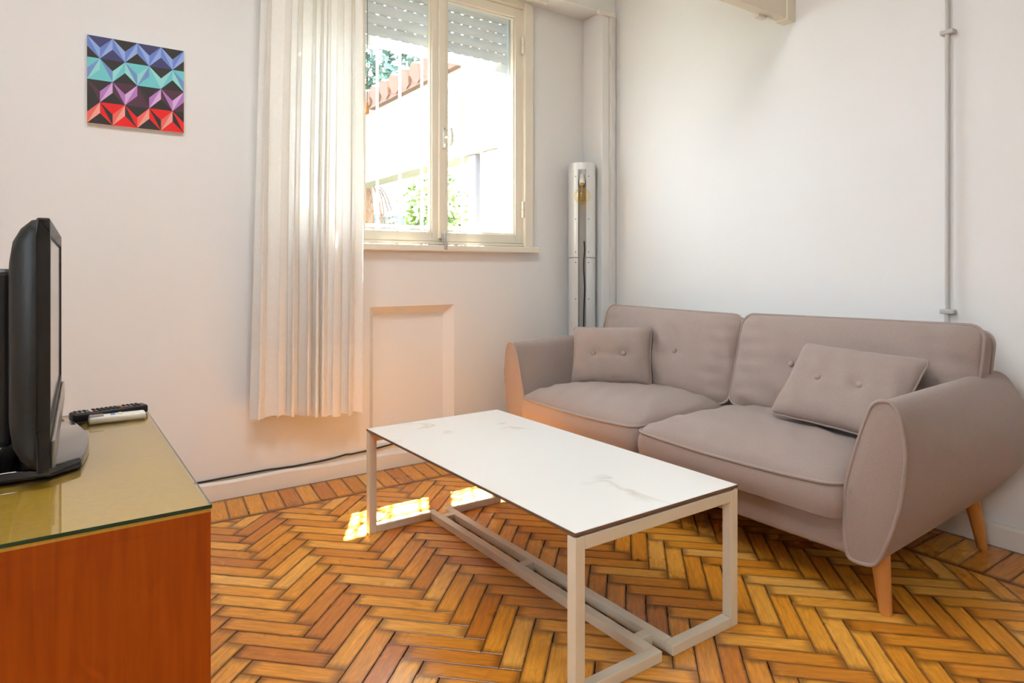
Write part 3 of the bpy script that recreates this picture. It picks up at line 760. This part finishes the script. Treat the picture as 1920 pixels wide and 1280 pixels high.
def cushion(name, parent, C, U, V, a, b_, et, crown, rad, n=36, m=30, wr=.003, seed=0, pip=True, back_crown=None, pinch=0, dents=(), mt='fabric', edge_fn=None, front_bulge=0, label=None):
    """boxed cushion: centre C, unit width U, unit height V, half sizes a, b_; et edge thickness; crown of the face"""
    C, U, V = Vector(C), Vector(U).normalized(), Vector(V).normalized(); Nn = U.cross(V).normalized()
    rnd = random.Random(seed); k = [(rnd.uniform(3, 11), rnd.uniform(3, 11), rnd.uniform(0, 6)) for _ in range(6)]
    bc = crown*.5 if back_crown is None else back_crown
    def xy(u, v):
        x, y = a*u, b_*v
        dx, dy = max(abs(x)-(a-rad), 0), max(abs(y)-(b_-rad), 0)
        if dx > 0 and dy > 0:
            mm = max(dx, dy); ll = math.hypot(dx, dy); dx *= mm/ll; dy *= mm/ll
            x = math.copysign(a-rad+dx, x); y = math.copysign(b_-rad+dy, y)
        if pinch:
            x *= 1-pinch*(1-v*v)*abs(u)**2; y *= 1-pinch*(1-u*u)*abs(v)**2*(a/b_)*.6
        return x, y
    def wr_(x, y): return sum(math.sin(p*x*4+q*y*3+r) for p, q, r in k)/6
    def hfn(u, v):
        f = (max(0, 1-u**4)**.55)*(max(0, 1-v**4)**.55)
        x, y = xy(u, v)
        h = crown*f+wr*f**.5*wr_(x*1.6, y*1.6)*2
        # gathers fanning in from the seam
        ed = 1-min(1-abs(u), 1-abs(v))
        h += wr*.9*max(0, ed-.55)*1.6*math.sin((x if abs(v) > abs(u) else y)*95+seed)*(1-ed**6)
        for du, dv, dr, dh in dents:
            r2 = ((u-du)*a)**2+((v-dv)*b_)**2
            h -= dh*math.exp(-r2/dr**2)+dh*.22*math.exp(-(((v-dv)*b_)/.010)**2)*math.exp(-abs(u-du)*a/.09)
        return h
    def P3(x, y, h): return C+U*x+V*y+Nn*h
    def ew(x, y): return edge_fn(x/a, y/b_) if edge_fn else 0
    g = G()
    us = lambda t: math.sin((t*2-1)*PI/2)*.55+(t*2-1)*.45
    g.grid(lambda s, t: P3(*xy(us(s), us(t)), et/2+hfn(us(s), us(t))+ew(*xy(us(s), us(t)))), n, m)
    g.grid(lambda s, t: P3(*xy(us(s), us(t)), -et/2-bc*(max(0, 1-us(s)**4)**.6)*(max(0, 1-us(t)**4)**.6)), n, m)
    per = [(us(i/n), -1) for i in range(n)]+[(1, us(i/m)) for i in range(m)]+[(-us(i/n), 1) for i in range(n)]+[(-1, -us(i/m)) for i in range(m)]
    K = len(per); vs_ = []; fs = []; R_ = 5
    for i, (u, v) in enumerate(per):
        x, y = xy(u, v); nx = Vector((x/a if abs(u) >= abs(v)-1e-6 else 0, y/b_ if abs(v) >= abs(u)-1e-6 else 0))
        for q in range(R_+1):
            t = q/R_; bu = 1+(front_bulge*math.sin(PI*t)/max(a, b_))
            top_ = et/2+ew(x, y)
            vs_.append(P3(x*bu, y*bu, -et/2+(top_+et/2)*t+(0)))
    fs = [(i*(R_+1)+q, ((i+1) % K)*(R_+1)+q, ((i+1) % K)*(R_+1)+q+1, i*(R_+1)+q+1) for i in range(K) for q in range(R_)]
    g.add(vs_, fs)
    org = None
    o = obj(name, g, mt, parent, smooth=True, autos=R(70)) if parent else None
    return o, P3, xy, per, ew, hfn, g
def pipe_ring(o, P3, xy, per, ew, lev, rad_=.0058, jit=.0):
    pts = []
    for i, (u, v) in enumerate(per):
        x, y = xy(u, v); pts.append(P3(x*1.004, y*1.004, lev+(ew(x, y) if lev > 0 else 0)+jit*math.sin(i*.9)))
    return obj('piping', G().tube(pts, rad_, 7, closed=True), 'fabric_pipe', o, smooth=True)

# seat cushions: U along -Y, V along +X?  (normal must be +Z)
def seat(cy, hw, seed, z0, sag):
    def ef(u, v):               # front edge dips in the middle
        return -sag*math.exp(-((v+1)/.25)**2)*(1-u*u)
    C = (2.235, cy, z0)
    o, P3, xy, per, ew, hf, g = cushion('seat_cushion', sf_, C, (0, -1, 0), (1, 0, 0), hw, .335, .105, .072, .05, seed=seed, wr=.0055, back_crown=0, edge_fn=ef, front_bulge=.010)
    pipe_ring(o, P3, xy, per, ew, .0525)
    return o
seat(1.443, .408, 3, .312, .014)
seat(2.246, .390, 5, .322, .012)
# back cushions
def back(cy, hw, seed, dents, zc=.600, tilt=0.0, hh=.205):
    lean = Vector((.30, 0, 1)).normalized()
    U = Vector((0, -1, tilt)).normalized()
    # face normal must look to -X: U x V
    C = Vector((2.555, cy, zc))
    o, P3, xy, per, ew, hf, g = cushion('back_cushion', sf_, C, U, lean, hw, hh, .085, .055, .05, seed=seed, wr=.010, back_crown=.02, dents=dents)
    return o, P3, xy, per, ew, hf
def check_dir(): 
    return Vector((0, -1, 0)).cross(Vector((.3, 0, 1)))
def buttons(o, P3, hf, a, b_, et, spots, r=.0125):
    for du, dv in spots:
        h = et/2+hf(du, dv)
        c = P3(du*a, dv*b_, h+.0015); nrm = (P3(0, 0, 1)-P3(0, 0, 0)).normalized()
        obj('button', G().lathe([(r*.8, 0), (r, .003), (r*.85, .0065), (r*.4, .0085), (.0005, .009)], c, 16, axis=nrm), 'fabric_pipe', o, smooth=True)

# ---- orientation note: for U=(0,-1,0), V=up, U x V = (-1,0,0): the face looks at the room
dl = ((.28, -.02, .034, .010), (-.38, -.02, .034, .010))
o, P3, xy, per, ew, hf = back(1.360, .468, 11, dl, zc=.598, tilt=.012)
pipe_ring(o, P3, xy, per, ew, .0425); pipe_ring(o, P3, xy, per, ew, -.0425)
buttons(o, P3, hf, .468, .205, .085, ((.28, -.02), (-.38, -.02)))
o, P3, xy, per, ew, hf = back(2.272, .440, 12, dl, zc=.590, tilt=-.010)
pipe_ring(o, P3, xy, per, ew, .0425); pipe_ring(o, P3, xy, per, ew, -.0425)
buttons(o, P3, hf, .440, .205, .085, ((.28, -.02), (-.38, -.02)))
# legs
def leg(p0, p1, r0, r1):
    p0, p1 = Vector(p0), Vector(p1)
    g = G(); n = 20; vs_ = []
    for t, z in ((0, p0.z), (.06, p0.z+.006), (1, p1.z)):
        c = p0.lerp(p1, t); r = r0+(r1-r0)*t if t else r0*.86
        vs_ += [(c.x+r*math.cos(2*PI*j/n), c.y+r*math.sin(2*PI*j/n), z) for j in range(n)]
    fs = [(i*n+j, i*n+(j+1) % n, (i+1)*n+(j+1) % n, (i+1)*n+j) for i in range(2) for j in range(n)]+[tuple(range(n)), tuple(range(2*n, 3*n))]
    g.add(vs_, fs); obj('leg', g, 'leg_wood', sf_, smooth=True, autos=R(40))
for s_ in (1, -1):
    leg((1.985, SCY-s_*.899, 0), (2.010, SCY-s_*.868, .175), .0165, .0285)
    leg((2.735, SCY-s_*.880, 0), (2.690, SCY-s_*.850, .225), .0165, .0285)

# throw pillows
def pillow(loc_pts, label, seed, buts, t=.10):
    BL, BR, TR_, TL = (Vector(p) for p in loc_pts)
    C = (BL+BR+TR_+TL)/4; U = ((BR-BL)+(TR_-TL)).normalized(); V = ((TL-BL)+(TR_-BR))
    V = (V-U*V.dot(U)).normalized()
    a = ((BR-BL).length+(TR_-TL).length)/4; b_ = ((TL-BL).length+(TR_-BR).length)/4
    root = thing('throw_pillow', (C.x, C.y, min(p.z for p in (BL, BR))), label, 'pillow')
    dents = [(du, dv, .026, .012) for du, dv in buts]
    o, P3, xy, per, ew, hf, g = cushion('cover', root, C, U, V, a, b_, .006, t/2, .022, n=40, m=32, wr=.004, seed=seed, back_crown=t*.45, pinch=.045, dents=dents)
    pipe_ring(o, P3, xy, per, ew, .0, .004, .0006)
    buttons(o, P3, hf, a, b_, .006, buts, r=.0125)
pillow([(2.140, 2.575, .430), (2.390, 2.260, .432), (2.480, 2.262, .716), (2.262, 2.598, .694)],
       'small taupe throw pillow turned into the corner by the far sofa arm', 21, ((-.42, .02), (.34, .02)))
pillow([(2.255, 1.505, .450), (2.205, 1.035, .450), (2.415, .980, .690), (2.445, 1.445, .714)],
       'small taupe throw pillow leaning back on the seat beside the near sofa arm', 22, ((-.36, .02), (.30, .02)))

# ================================================================== tube floor lamp
LX, LY, LR, LH = 2.604, 2.978, .081, 1.632
lp = thing('floor_lamp', (LX, LY, 0), 'tall silver aluminium tube floor lamp with bare globe bulb in the corner', 'floor lamp')
ax = math.atan2(-LY, -LX)+.02          # slot looks to the room
SL = .30                        # half angle of the slot
def tube_shell(z0, z1, half, r, t=.0016, n=44, name='tube', mt='alu'):
    g = G(); vs_ = []
    A_ = [ax+half+(2*PI-2*half)*i/n for i in range(n+1)]
    for rr in (r, r-t):
        for z in (z0, z1):
            vs_ += [(LX+rr*math.cos(q), LY+rr*math.sin(q), z) for q in A_]
    k = n+1; fs = []
    for i in range(n):
        fs += [(i, i+1, k+i+1, k+i), (2*k+i, 3*k+i, 3*k+i+1, 2*k+i+1), (k+i, k+i+1, 3*k+i+1, 3*k+i), (i, 2*k+i, 2*k+i+1, i+1)]
    fs += [(0, k, 3*k, 2*k), (n, 2*k+n, 3*k+n, k+n)]
    g.add(vs_, fs); return obj(name, g, mt, lp, smooth=True, autos=R(40))
tube_shell(1.592, LH, 0.0001, LR, name='top_ring')
tube_shell(1.075, 1.592, SL, LR, name='upper_tube')
tube_shell(.012, 1.071, SL, LR*.992, name='lower_tube')
LD = Vector((math.cos(ax), math.sin(ax), 0)); LT = Vector((-math.sin(ax), math.cos(ax), 0))
def lbox(d0, d1, t0, t1, z0, z1):
    g = G(); c_ = Vector((LX, LY, 0))
    g.add([c_+LD*d+LT*t+Vector((0, 0, z)) for z in (z0, z1) for t in (t0, t1) for d in (d0, d1)],
          [(0, 2, 3, 1), (4, 5, 7, 6), (0, 1, 5, 4), (2, 6, 7, 3), (0, 4, 6, 2), (1, 3, 7, 5)]); return g
obj('back_strip', lbox(.050, .053, -.034, .034, .02, 1.53), 'alu_dark', lp)
obj('joint_plate', lbox(.0532, .055, -.030, .030, 1.02, 1.12), 'alu_dark', lp)
obj('base', G().lathe([(LR*.99, 0), (LR*.99, .012), (LR*.9, .013)], (LX, LY, 0), 32), 'alu', lp, autos=R(40))
di = Vector((math.cos(ax), math.sin(ax), 0))
tn = Vector((-math.sin(ax), math.cos(ax), 0))
cc = Vector((LX, LY, 0))
s0 = cc+di*.045+Vector((0, 0, 1.548)); sd = (di*.55+Vector((0, 0, -.84))).normalized()
obj('socket', G().lathe([(.013, -.02), (.016, 0), (.018, .02), (.018, .048), (.0165, .052)], s0, 20, axis=sd), 'porcelain', lp, smooth=True, autos=R(50))
b0 = s0+sd*.052
bc_ = cc+di*.100+Vector((0, 0, 1.432))
bd = (bc_-b0).normalized()
Rb = .0475
dist = (bc_-b0).length
pr = [(.0125, 0), (.013, .012)]
for i in range(15):
    th = PI*(i/14)
    r_ = Rb*math.sin(th); h_ = dist-Rb*math.cos(th)
    if h_ < .018: continue
    pr.append((max(r_, .0006), h_))
bl = obj('bulb', G().lathe(pr, b0, 28, axis=bd), 'bulb_glass', lp, smooth=True)
g = G()
for q in range(5):
    a0 = 2*PI*q/5; qv = bd.to_track_quat('Z', 'Y')
    g.tube([b0+qv @ Vector((.006*math.cos(a0), .006*math.sin(a0), dist-.024)), b0+qv @ Vector((.014*math.cos(a0+.5), .014*math.sin(a0+.5), dist+.018))], .0008, 5)
g.tube([b0+bd*.012, b0+bd*(dist-.02)], .003, 8)
obj('filament', g, 'brass', bl)
obj('cap', G().lathe([(.0132, -.004), (.0136, .013)], b0, 16, axis=bd), 'brass', bl)
cz_ = [1.17, 1.12, 1.06, 1.0, .90, .80, .68, .55, .40, .2, .03]
obj('power_cord', G().tube([cc+di*(.063+.004*math.sin(i*1.3))+tn*(.012+.0035*math.sin(i*1.9))+Vector((0, 0, z)) for i, z in enumerate(cz_)], .0032, 8), 'black', lp, smooth=True)
for z in (1.55, 1.30, 1.105, 1.045, .83, .62, .42):
    for s_ in (-1, 1):
        a = ax+s_*(SL+.19); p = cc+Vector((math.cos(a), math.sin(a), 0))*LR+Vector((0, 0, z))
        obj('screw', G().lathe([(.0032, -.001), (.0030, .0010), (.0015, .0018)], p, 10, axis=Vector((math.cos(a), math.sin(a), 0))), 'screw', lp)

# ================================================================== cabinet, glass sheet, TV, remotes
CX0, CX1, CY0, CY1, CZ = -.300, .2135, 1.154, 2.075, .6135
cb = thing('cabinet', ((CX0+CX1)/2, (CY0+CY1)/2, 0), 'orange-brown wooden chest of drawers under the television', 'cabinet')
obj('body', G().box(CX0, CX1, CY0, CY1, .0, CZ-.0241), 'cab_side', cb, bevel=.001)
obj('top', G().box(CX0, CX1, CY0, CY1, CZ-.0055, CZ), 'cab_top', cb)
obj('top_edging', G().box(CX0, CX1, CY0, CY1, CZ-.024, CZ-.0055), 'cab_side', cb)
for i in range(3):
    z0 = .03+i*.187
    d_ = obj('drawer', G().box(CX1+.0001, CX1+.003, CY0+.02, CY1-.02, z0, z0+.182), 'cab_side', cb, bevel=.001)
    for yy in (CY0+.22, CY1-.22):
        obj('knob', G().lathe([(.006, 0), (.006, .012), (.014, .018), (.014, .026), (.008, .030)], (CX1+.003, yy, z0+.09), 14, axis=(1, 0, 0)), 'cab_edge', d_, smooth=True, autos=R(50))
g = G().box(CX0, CX1+.0015, CY0-.0015, CY1, CZ+.0004, CZ+.0062)
gs = obj('glass_sheet', g, ['table_glass', 'glass_edge'])
for p in gs.data.polygons:
    if abs(p.normal.z) < .5: p.material_index = 1
tag(gs, 'clear sheet of green-edged glass covering the cabinet top', 'glass sheet')
GZ = CZ+.0062

tv = thing('television', (.0, 1.80, GZ), 'black flat screen television seen edge-on on the cabinet', 'television')
rt_ = Matrix.Rotation(R(-1.9), 3, 'Z'); pv = Vector((0, 1.42, 0))
def TV(x, y, z): return rt_ @ (Vector((x, y, z))-pv)+pv
class TG(G):
    def finish(s): s.v = [tuple(TV(*p)) for p in s.v]; return s
TY0, TY1, TZ0, TZ1 = 1.420, 2.185, .642, 1.092
# front bezel with a chamfered rim, screen, gloss rim, housing
g = TG(); bz = .030
g.box(-.020, 0, TY0, TY1, TZ0, TZ0+.075).box(-.020, 0, TY0, TY1, TZ1-bz, TZ1).box(-.020, 0, TY0, TY0+bz, TZ0+.075, TZ1-bz).box(-.020, 0, TY1-bz, TY1, TZ0+.075, TZ1-bz)
obj('bezel', g.finish(), 'tv_black', tv, bevel=.003)
obj('screen', TG().box(-.018, -.003, TY0+bz, TY1-bz, TZ0+.075, TZ1-bz).finish(), 'tv_screen', tv)
obj('speaker_bar', TG().box(0, .007, TY0+.01, TY1-.01, TZ0+.004, TZ0+.055).finish(), 'tv_silver', tv, bevel=.003)
g = TG()
def loft(secs):
    vs_ = []; n = None
    for x, iy, iz in secs:
        ring = []
        ry = .03
        for (cy_, cz_2, a0) in ((TY1-iy-ry, TZ1-iz-ry, 0), (TY0+iy+ry, TZ1-iz-ry, PI/2), (TY0+iy+ry, TZ0+iz+ry, PI), (TY1-iy-ry, TZ0+iz+ry, 1.5*PI)):
            for q in range(5):
                a = a0+q*PI/8; ring.append((x, cy_+ry*math.cos(a), cz_2+ry*math.sin(a)))
        n = len(ring); vs_ += ring
    fs = [(i*n+j, i*n+(j+1) % n, (i+1)*n+(j+1) % n, (i+1)*n+j) for i in range(len(secs)-1) for j in range(n)]
    fs += [tuple(range(n)), tuple(range((len(secs)-1)*n, len(secs)*n))]
    g.add(vs_, fs)
loft([(-.0185, .001, .001), (-.028, .002, .003), (-.044, .010, .018), (-.056, .022, .04), (-.062, .045, .07), (-.064, .10, .11)])
hs = obj('housing', g.finish(), 'tv_black', tv, smooth=True, autos=R(35))
g = TG(); g.box(-.105, -.060, TY0+.10, TY1-.10, TZ0+.03, TZ1-.09)
bb_ = obj('back_box', g.finish(), 'tv_black', tv, bevel=.012, seg=3)
for i, c in enumerate(('white_plastic', 'red_key', 'white_plastic', 'yellow_key')):
    g = TG(); y_ = TY0+.13; z_ = TZ0+.25-i*.022
    g.lathe([(.0075, 0), (.0075, .006), (.004, .007)], (-.105, y_, z_), 14, axis=(-1, 0, 0))
    obj('socket', g.finish(), c, bb_)
for i in range(2):
    obj('port', TG().box(-.1065, -.1045, TY0+.118, TY0+.142, TZ0+.315+i*.030, TZ0+.335+i*.030).finish(), 'tv_silver', bb_)
# neck and glossy foot
obj('neck', TG().box(-.060, -.012, 1.70, 1.90, GZ+.020, TZ0+.06).finish(), 'tv_gloss', tv, bevel=.008)
poly = [(-.17, 1.60), (-.17, 1.98)]+[(.045+.030*math.sin(PI*t), 2.000-.52*t*1.0) for t in [k/12 for k in range(13)]]+[(-.05, 1.47), (-.12, 1.50)]
poly = [(-.175, 1.50), (-.175, 1.90), (-.10, 1.915), (.0, 1.912)]+[(.050+.020*math.sin(PI*k/10), 1.885-.375*k/10) for k in range(11)]+[(.0, 1.470), (-.10, 1.470)]
g = G(); g.prism(poly, lambda x, y: (x, y, GZ+.0005), lambda x, y: (x*.98-.001, 1.73+(y-1.73)*.985, GZ+.020))
obj('foot', g, 'tv_gloss', tv, bevel=.004, seg=3, autos=R(35))

def remote(name, c, ang, L_, w_, h_, mt, label, keys_):
    root = thing(name, (c[0], c[1], GZ), label, 'remote control')
    q = Matrix.Rotation(ang, 3, 'Z')
    def put(g_):
        g_.v = [tuple(q @ Vector(p)+Vector((c[0], c[1], GZ+.0003))) for p in g_.v]; return g_
    b_ = obj('body', put(G().box(-L_/2, L_/2, -w_/2, w_/2, 0, h_)), mt, root, bevel=.005, seg=3, smooth=True, autos=R(50))
    for (x, y, sx_, sy_, m_, nm) in keys_:
        obj(nm, put(G().box(x-sx_/2, x+sx_/2, y-sy_/2, y+sy_/2, h_-.001, h_+.0022)), m_, root, bevel=.0008, seg=1)
kk = []
for i in range(15):
    x = -.074+i*.0100
    for y in (-.012, 0, .012):
        m_ = 'rubber'
        if i in (0, 1, 2, 11, 12): m_ = 'grey_lcd' if y < 0 else 'rubber'
        if i == 4 and y < 0: m_ = 'red_key'
        if i == 3: m_ = 'white_plastic'
        if i == 10: m_ = ('red_key', 'green_key', 'yellow_key')[int((y+.012)/.012+.1)]
        kk.append((x, y, .0066, .008, m_, 'key'))
remote('remote_control', (.126, 1.998, 0), R(12), .172, .044, .021, 'tv_black', 'long black television remote with small keys on the cabinet', kk)
remote('remote_control', (.139, 1.932, 0), R(1), .124, .040, .017, 'white_plastic', 'short white air conditioner remote with blue key on the cabinet',
       [(-.045, 0, .030, .026, 'grey_lcd', 'display'), (-.010, 0, .010, .012, 'blue_key', 'key'), (.006, .006, .008, .008, 'white_plastic', 'key'), (.006, -.006, .008, .008, 'white_plastic', 'key')])

# ================================================================== fill lamps added at the ceiling, out of view
M['opal'] = mat('opal_diffuser', srgb(244, 242, 236), .5, var=.01, scale=10)
def fill_lamp(x, y, power, label):
    t = thing('fill_lamp', (x, y, ZC-.07), label, 'fill lamp')
    obj('rim', G().lathe([(.34, .07), (.35, .03), (.34, .02)], (x, y, ZC-.0701), 40), 'frame', t, smooth=True, autos=R(40))
    obj('diffuser', G().lathe([(.02, 0), (.15, .002), (.27, .008), (.335, .022), (.335, .03)], (x, y, ZC-.07), 40), 'opal', t, smooth=True)
    d = bpy.data.lights.new('fill_light', 'AREA'); o = bpy.data.objects.new('fill_light', d); COL.objects.link(o)
    d.shape = 'DISK'; d.size = .62; d.energy = power; d.color = (.94, .97, 1.0)
    o.parent = t; o.location = (0, 0, -.006)
fill_lamp(-.30, 1.25, 19, 'unseen round fill lamp added above the television cabinet')
fill_lamp(.80, 1.40, 19, 'unseen round fill lamp added above the coffee table')
fill_lamp(.10, -1.30, 13, 'unseen round fill lamp added far behind the viewpoint')

# ================================================================== outdoors
struct(obj('ground', G().box(-4, 12, YB+T, 16, -.25, -.05), 'ground'), 'garden ground outside the window')
po = thing('patio_roof', (2.93, 6.0, 0), 'white rendered garden canopy with tiled edge seen through the window', 'canopy')
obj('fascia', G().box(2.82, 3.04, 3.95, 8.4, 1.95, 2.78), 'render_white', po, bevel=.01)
for k in range(20):
    y_ = 3.95+k*.228
    obj('roof_tile', G().tube([(2.72, y_+.1, 2.80), (3.16, y_+.1, 2.93)], [.095, .085], 8), 'roof_tile', po)
obj('eaves_board', G().box(2.76, 2.8199, 3.95, 8.4, 2.70, 2.78), 'roof_tile', po)
obj('pillar', G().box(2.85, 2.97, 4.58, 4.70, -.05, 1.9499), 'post_grey', po, bevel=.005)
obj('pillar', G().box(2.85, 3.03, 4.26, 4.46, -.05, 1.9499), 'render_white', po, bevel=.005)
tag(obj('garden_wall', G().box(-3, 14, 11.0, 11.2, -.05, 2.0), 'garden_wall', bevel=.01), 'pale grey-green garden wall behind the shrubs', 'wall')

def leaf_cloud(g, c, r, n, size, rnd, mi=0):
    for _ in range(n):
        while True:
            p = Vector((rnd.uniform(-1, 1), rnd.uniform(-1, 1), rnd.uniform(-1, 1)))
            if p.length < 1: break
        p = Vector((c[0]+p.x*r[0], c[1]+p.y*r[1], c[2]+p.z*r[2]))
        d = Vector((rnd.uniform(-1, 1), rnd.uniform(-1, 1), rnd.uniform(-.8, .4))).normalized()
        u = d.orthogonal().normalized(); w_ = d.cross(u); s_ = size*rnd.uniform(.6, 1.3)
        g.add([p, p+d*s_*.5+u*s_*.28+w_*s_*.06, p+d*s_, p+d*s_*.5-u*s_*.28+w_*s_*.06], [(0, 1, 2), (0, 2, 3)], mi)
def shrub(name, label, cat, c, r, n, size, mt, seed, stem_top):
    rnd = random.Random(seed); t = thing(name, (c[0], c[1], -.05), label, cat)
    g = G(); leaf_cloud(g, c, r, n, size, rnd); f_ = obj('foliage', g, mt, t); f_['kind'] = 'stuff'
    g = G(); g.tube([(c[0], c[1], -.06), (c[0]+.03, c[1], stem_top*.5), (c[0], c[1]+.02, stem_top)], [.05, .04, .02], 8)
    obj('stem', g, 'bark', t, smooth=True)
shrub('garden_shrub', 'bright green leafy shrub behind the grey canopy pillar', 'shrub', (4.0, 7.3, 1.65), (.55, .45, .75), 900, .15, 'leaf_a', 1, 1.5)
shrub('garden_shrub', 'darker leafy shrub at the right edge of the window view', 'shrub', (5.2, 7.6, 1.65), (.6, .5, .95), 900, .15, 'leaf_b', 2, 1.5)
shrub('garden_tree', 'blue-green tree crown above the tiled canopy edge', 'tree', (4.1, 9.8, 4.6), (1.7, .9, 1.3), 1500, .26, 'leaf_c', 3, 4.2)
# palm with a skirt of dry fronds
pm = thing('palm_tree', (3.62, 8.8, -.05), 'palm with hanging dry brown fronds beyond the canopy', 'palm')
obj('trunk', G().tube([(3.62, 8.8, -.06), (3.64, 8.8, 1.0), (3.62, 8.82, 2.2)], [.16, .14, .13], 12), 'bark', pm, smooth=True)
rnd = random.Random(5)
for i in range(16):
    a = 2*PI*i/16+rnd.uniform(-.2, .2); l = rnd.uniform(.7, 1.15); g = G()
    pth = [Vector((3.62, 8.8, 2.20))+Vector((math.cos(a), math.sin(a), 0))*(.42*l*math.sin(t*1.6))+Vector((0, 0, .12*math.sin(t*3)-.95*l*t*t)) for t in [k/9 for k in range(10)]]
    sdv = Vector((-math.sin(a), math.cos(a), 0))
    g.tube(pth, .010, 5)
    for k in range(1, 10):
        for s_ in (-1, 1):
            p = pth[k]; e_ = p+sdv*s_*.10+Vector((0, 0, -.20))
            g.add([p, p+Vector((0, 0, -.03)), e_], [(0, 1, 2)])
    obj('frond', g, 'dry_frond', pm)

# unseen leafy branch, added above the window to block and dapple the sun
br = thing('shading_branch', (1.35, 3.62, 2.7), 'unseen leafy branch added above the window to break up the sun', 'branch')
rnd = random.Random(9); g = G()
leaf_cloud(g, (1.10, 3.64, 2.95), (.43, .30, .20), 1100, .13, rnd); leaf_cloud(g, (2.62, 3.66, 2.95), (.34, .30, .20), 800, .13, rnd); leaf_cloud(g, (1.62, 3.64, 2.95), (.30, .26, .16), 50, .10, rnd)
f_ = obj('foliage', g, 'leaf_b', br); f_['kind'] = 'stuff'
obj('stem', G().tube([(.70, 3.70, 3.15), (1.1, 3.66, 3.0), (1.5, 3.64, 2.97), (2.1, 3.64, 2.96), (2.6, 3.62, 2.9)], [.02, .014, .009, .007, .004], 7), 'bark', br, smooth=True)
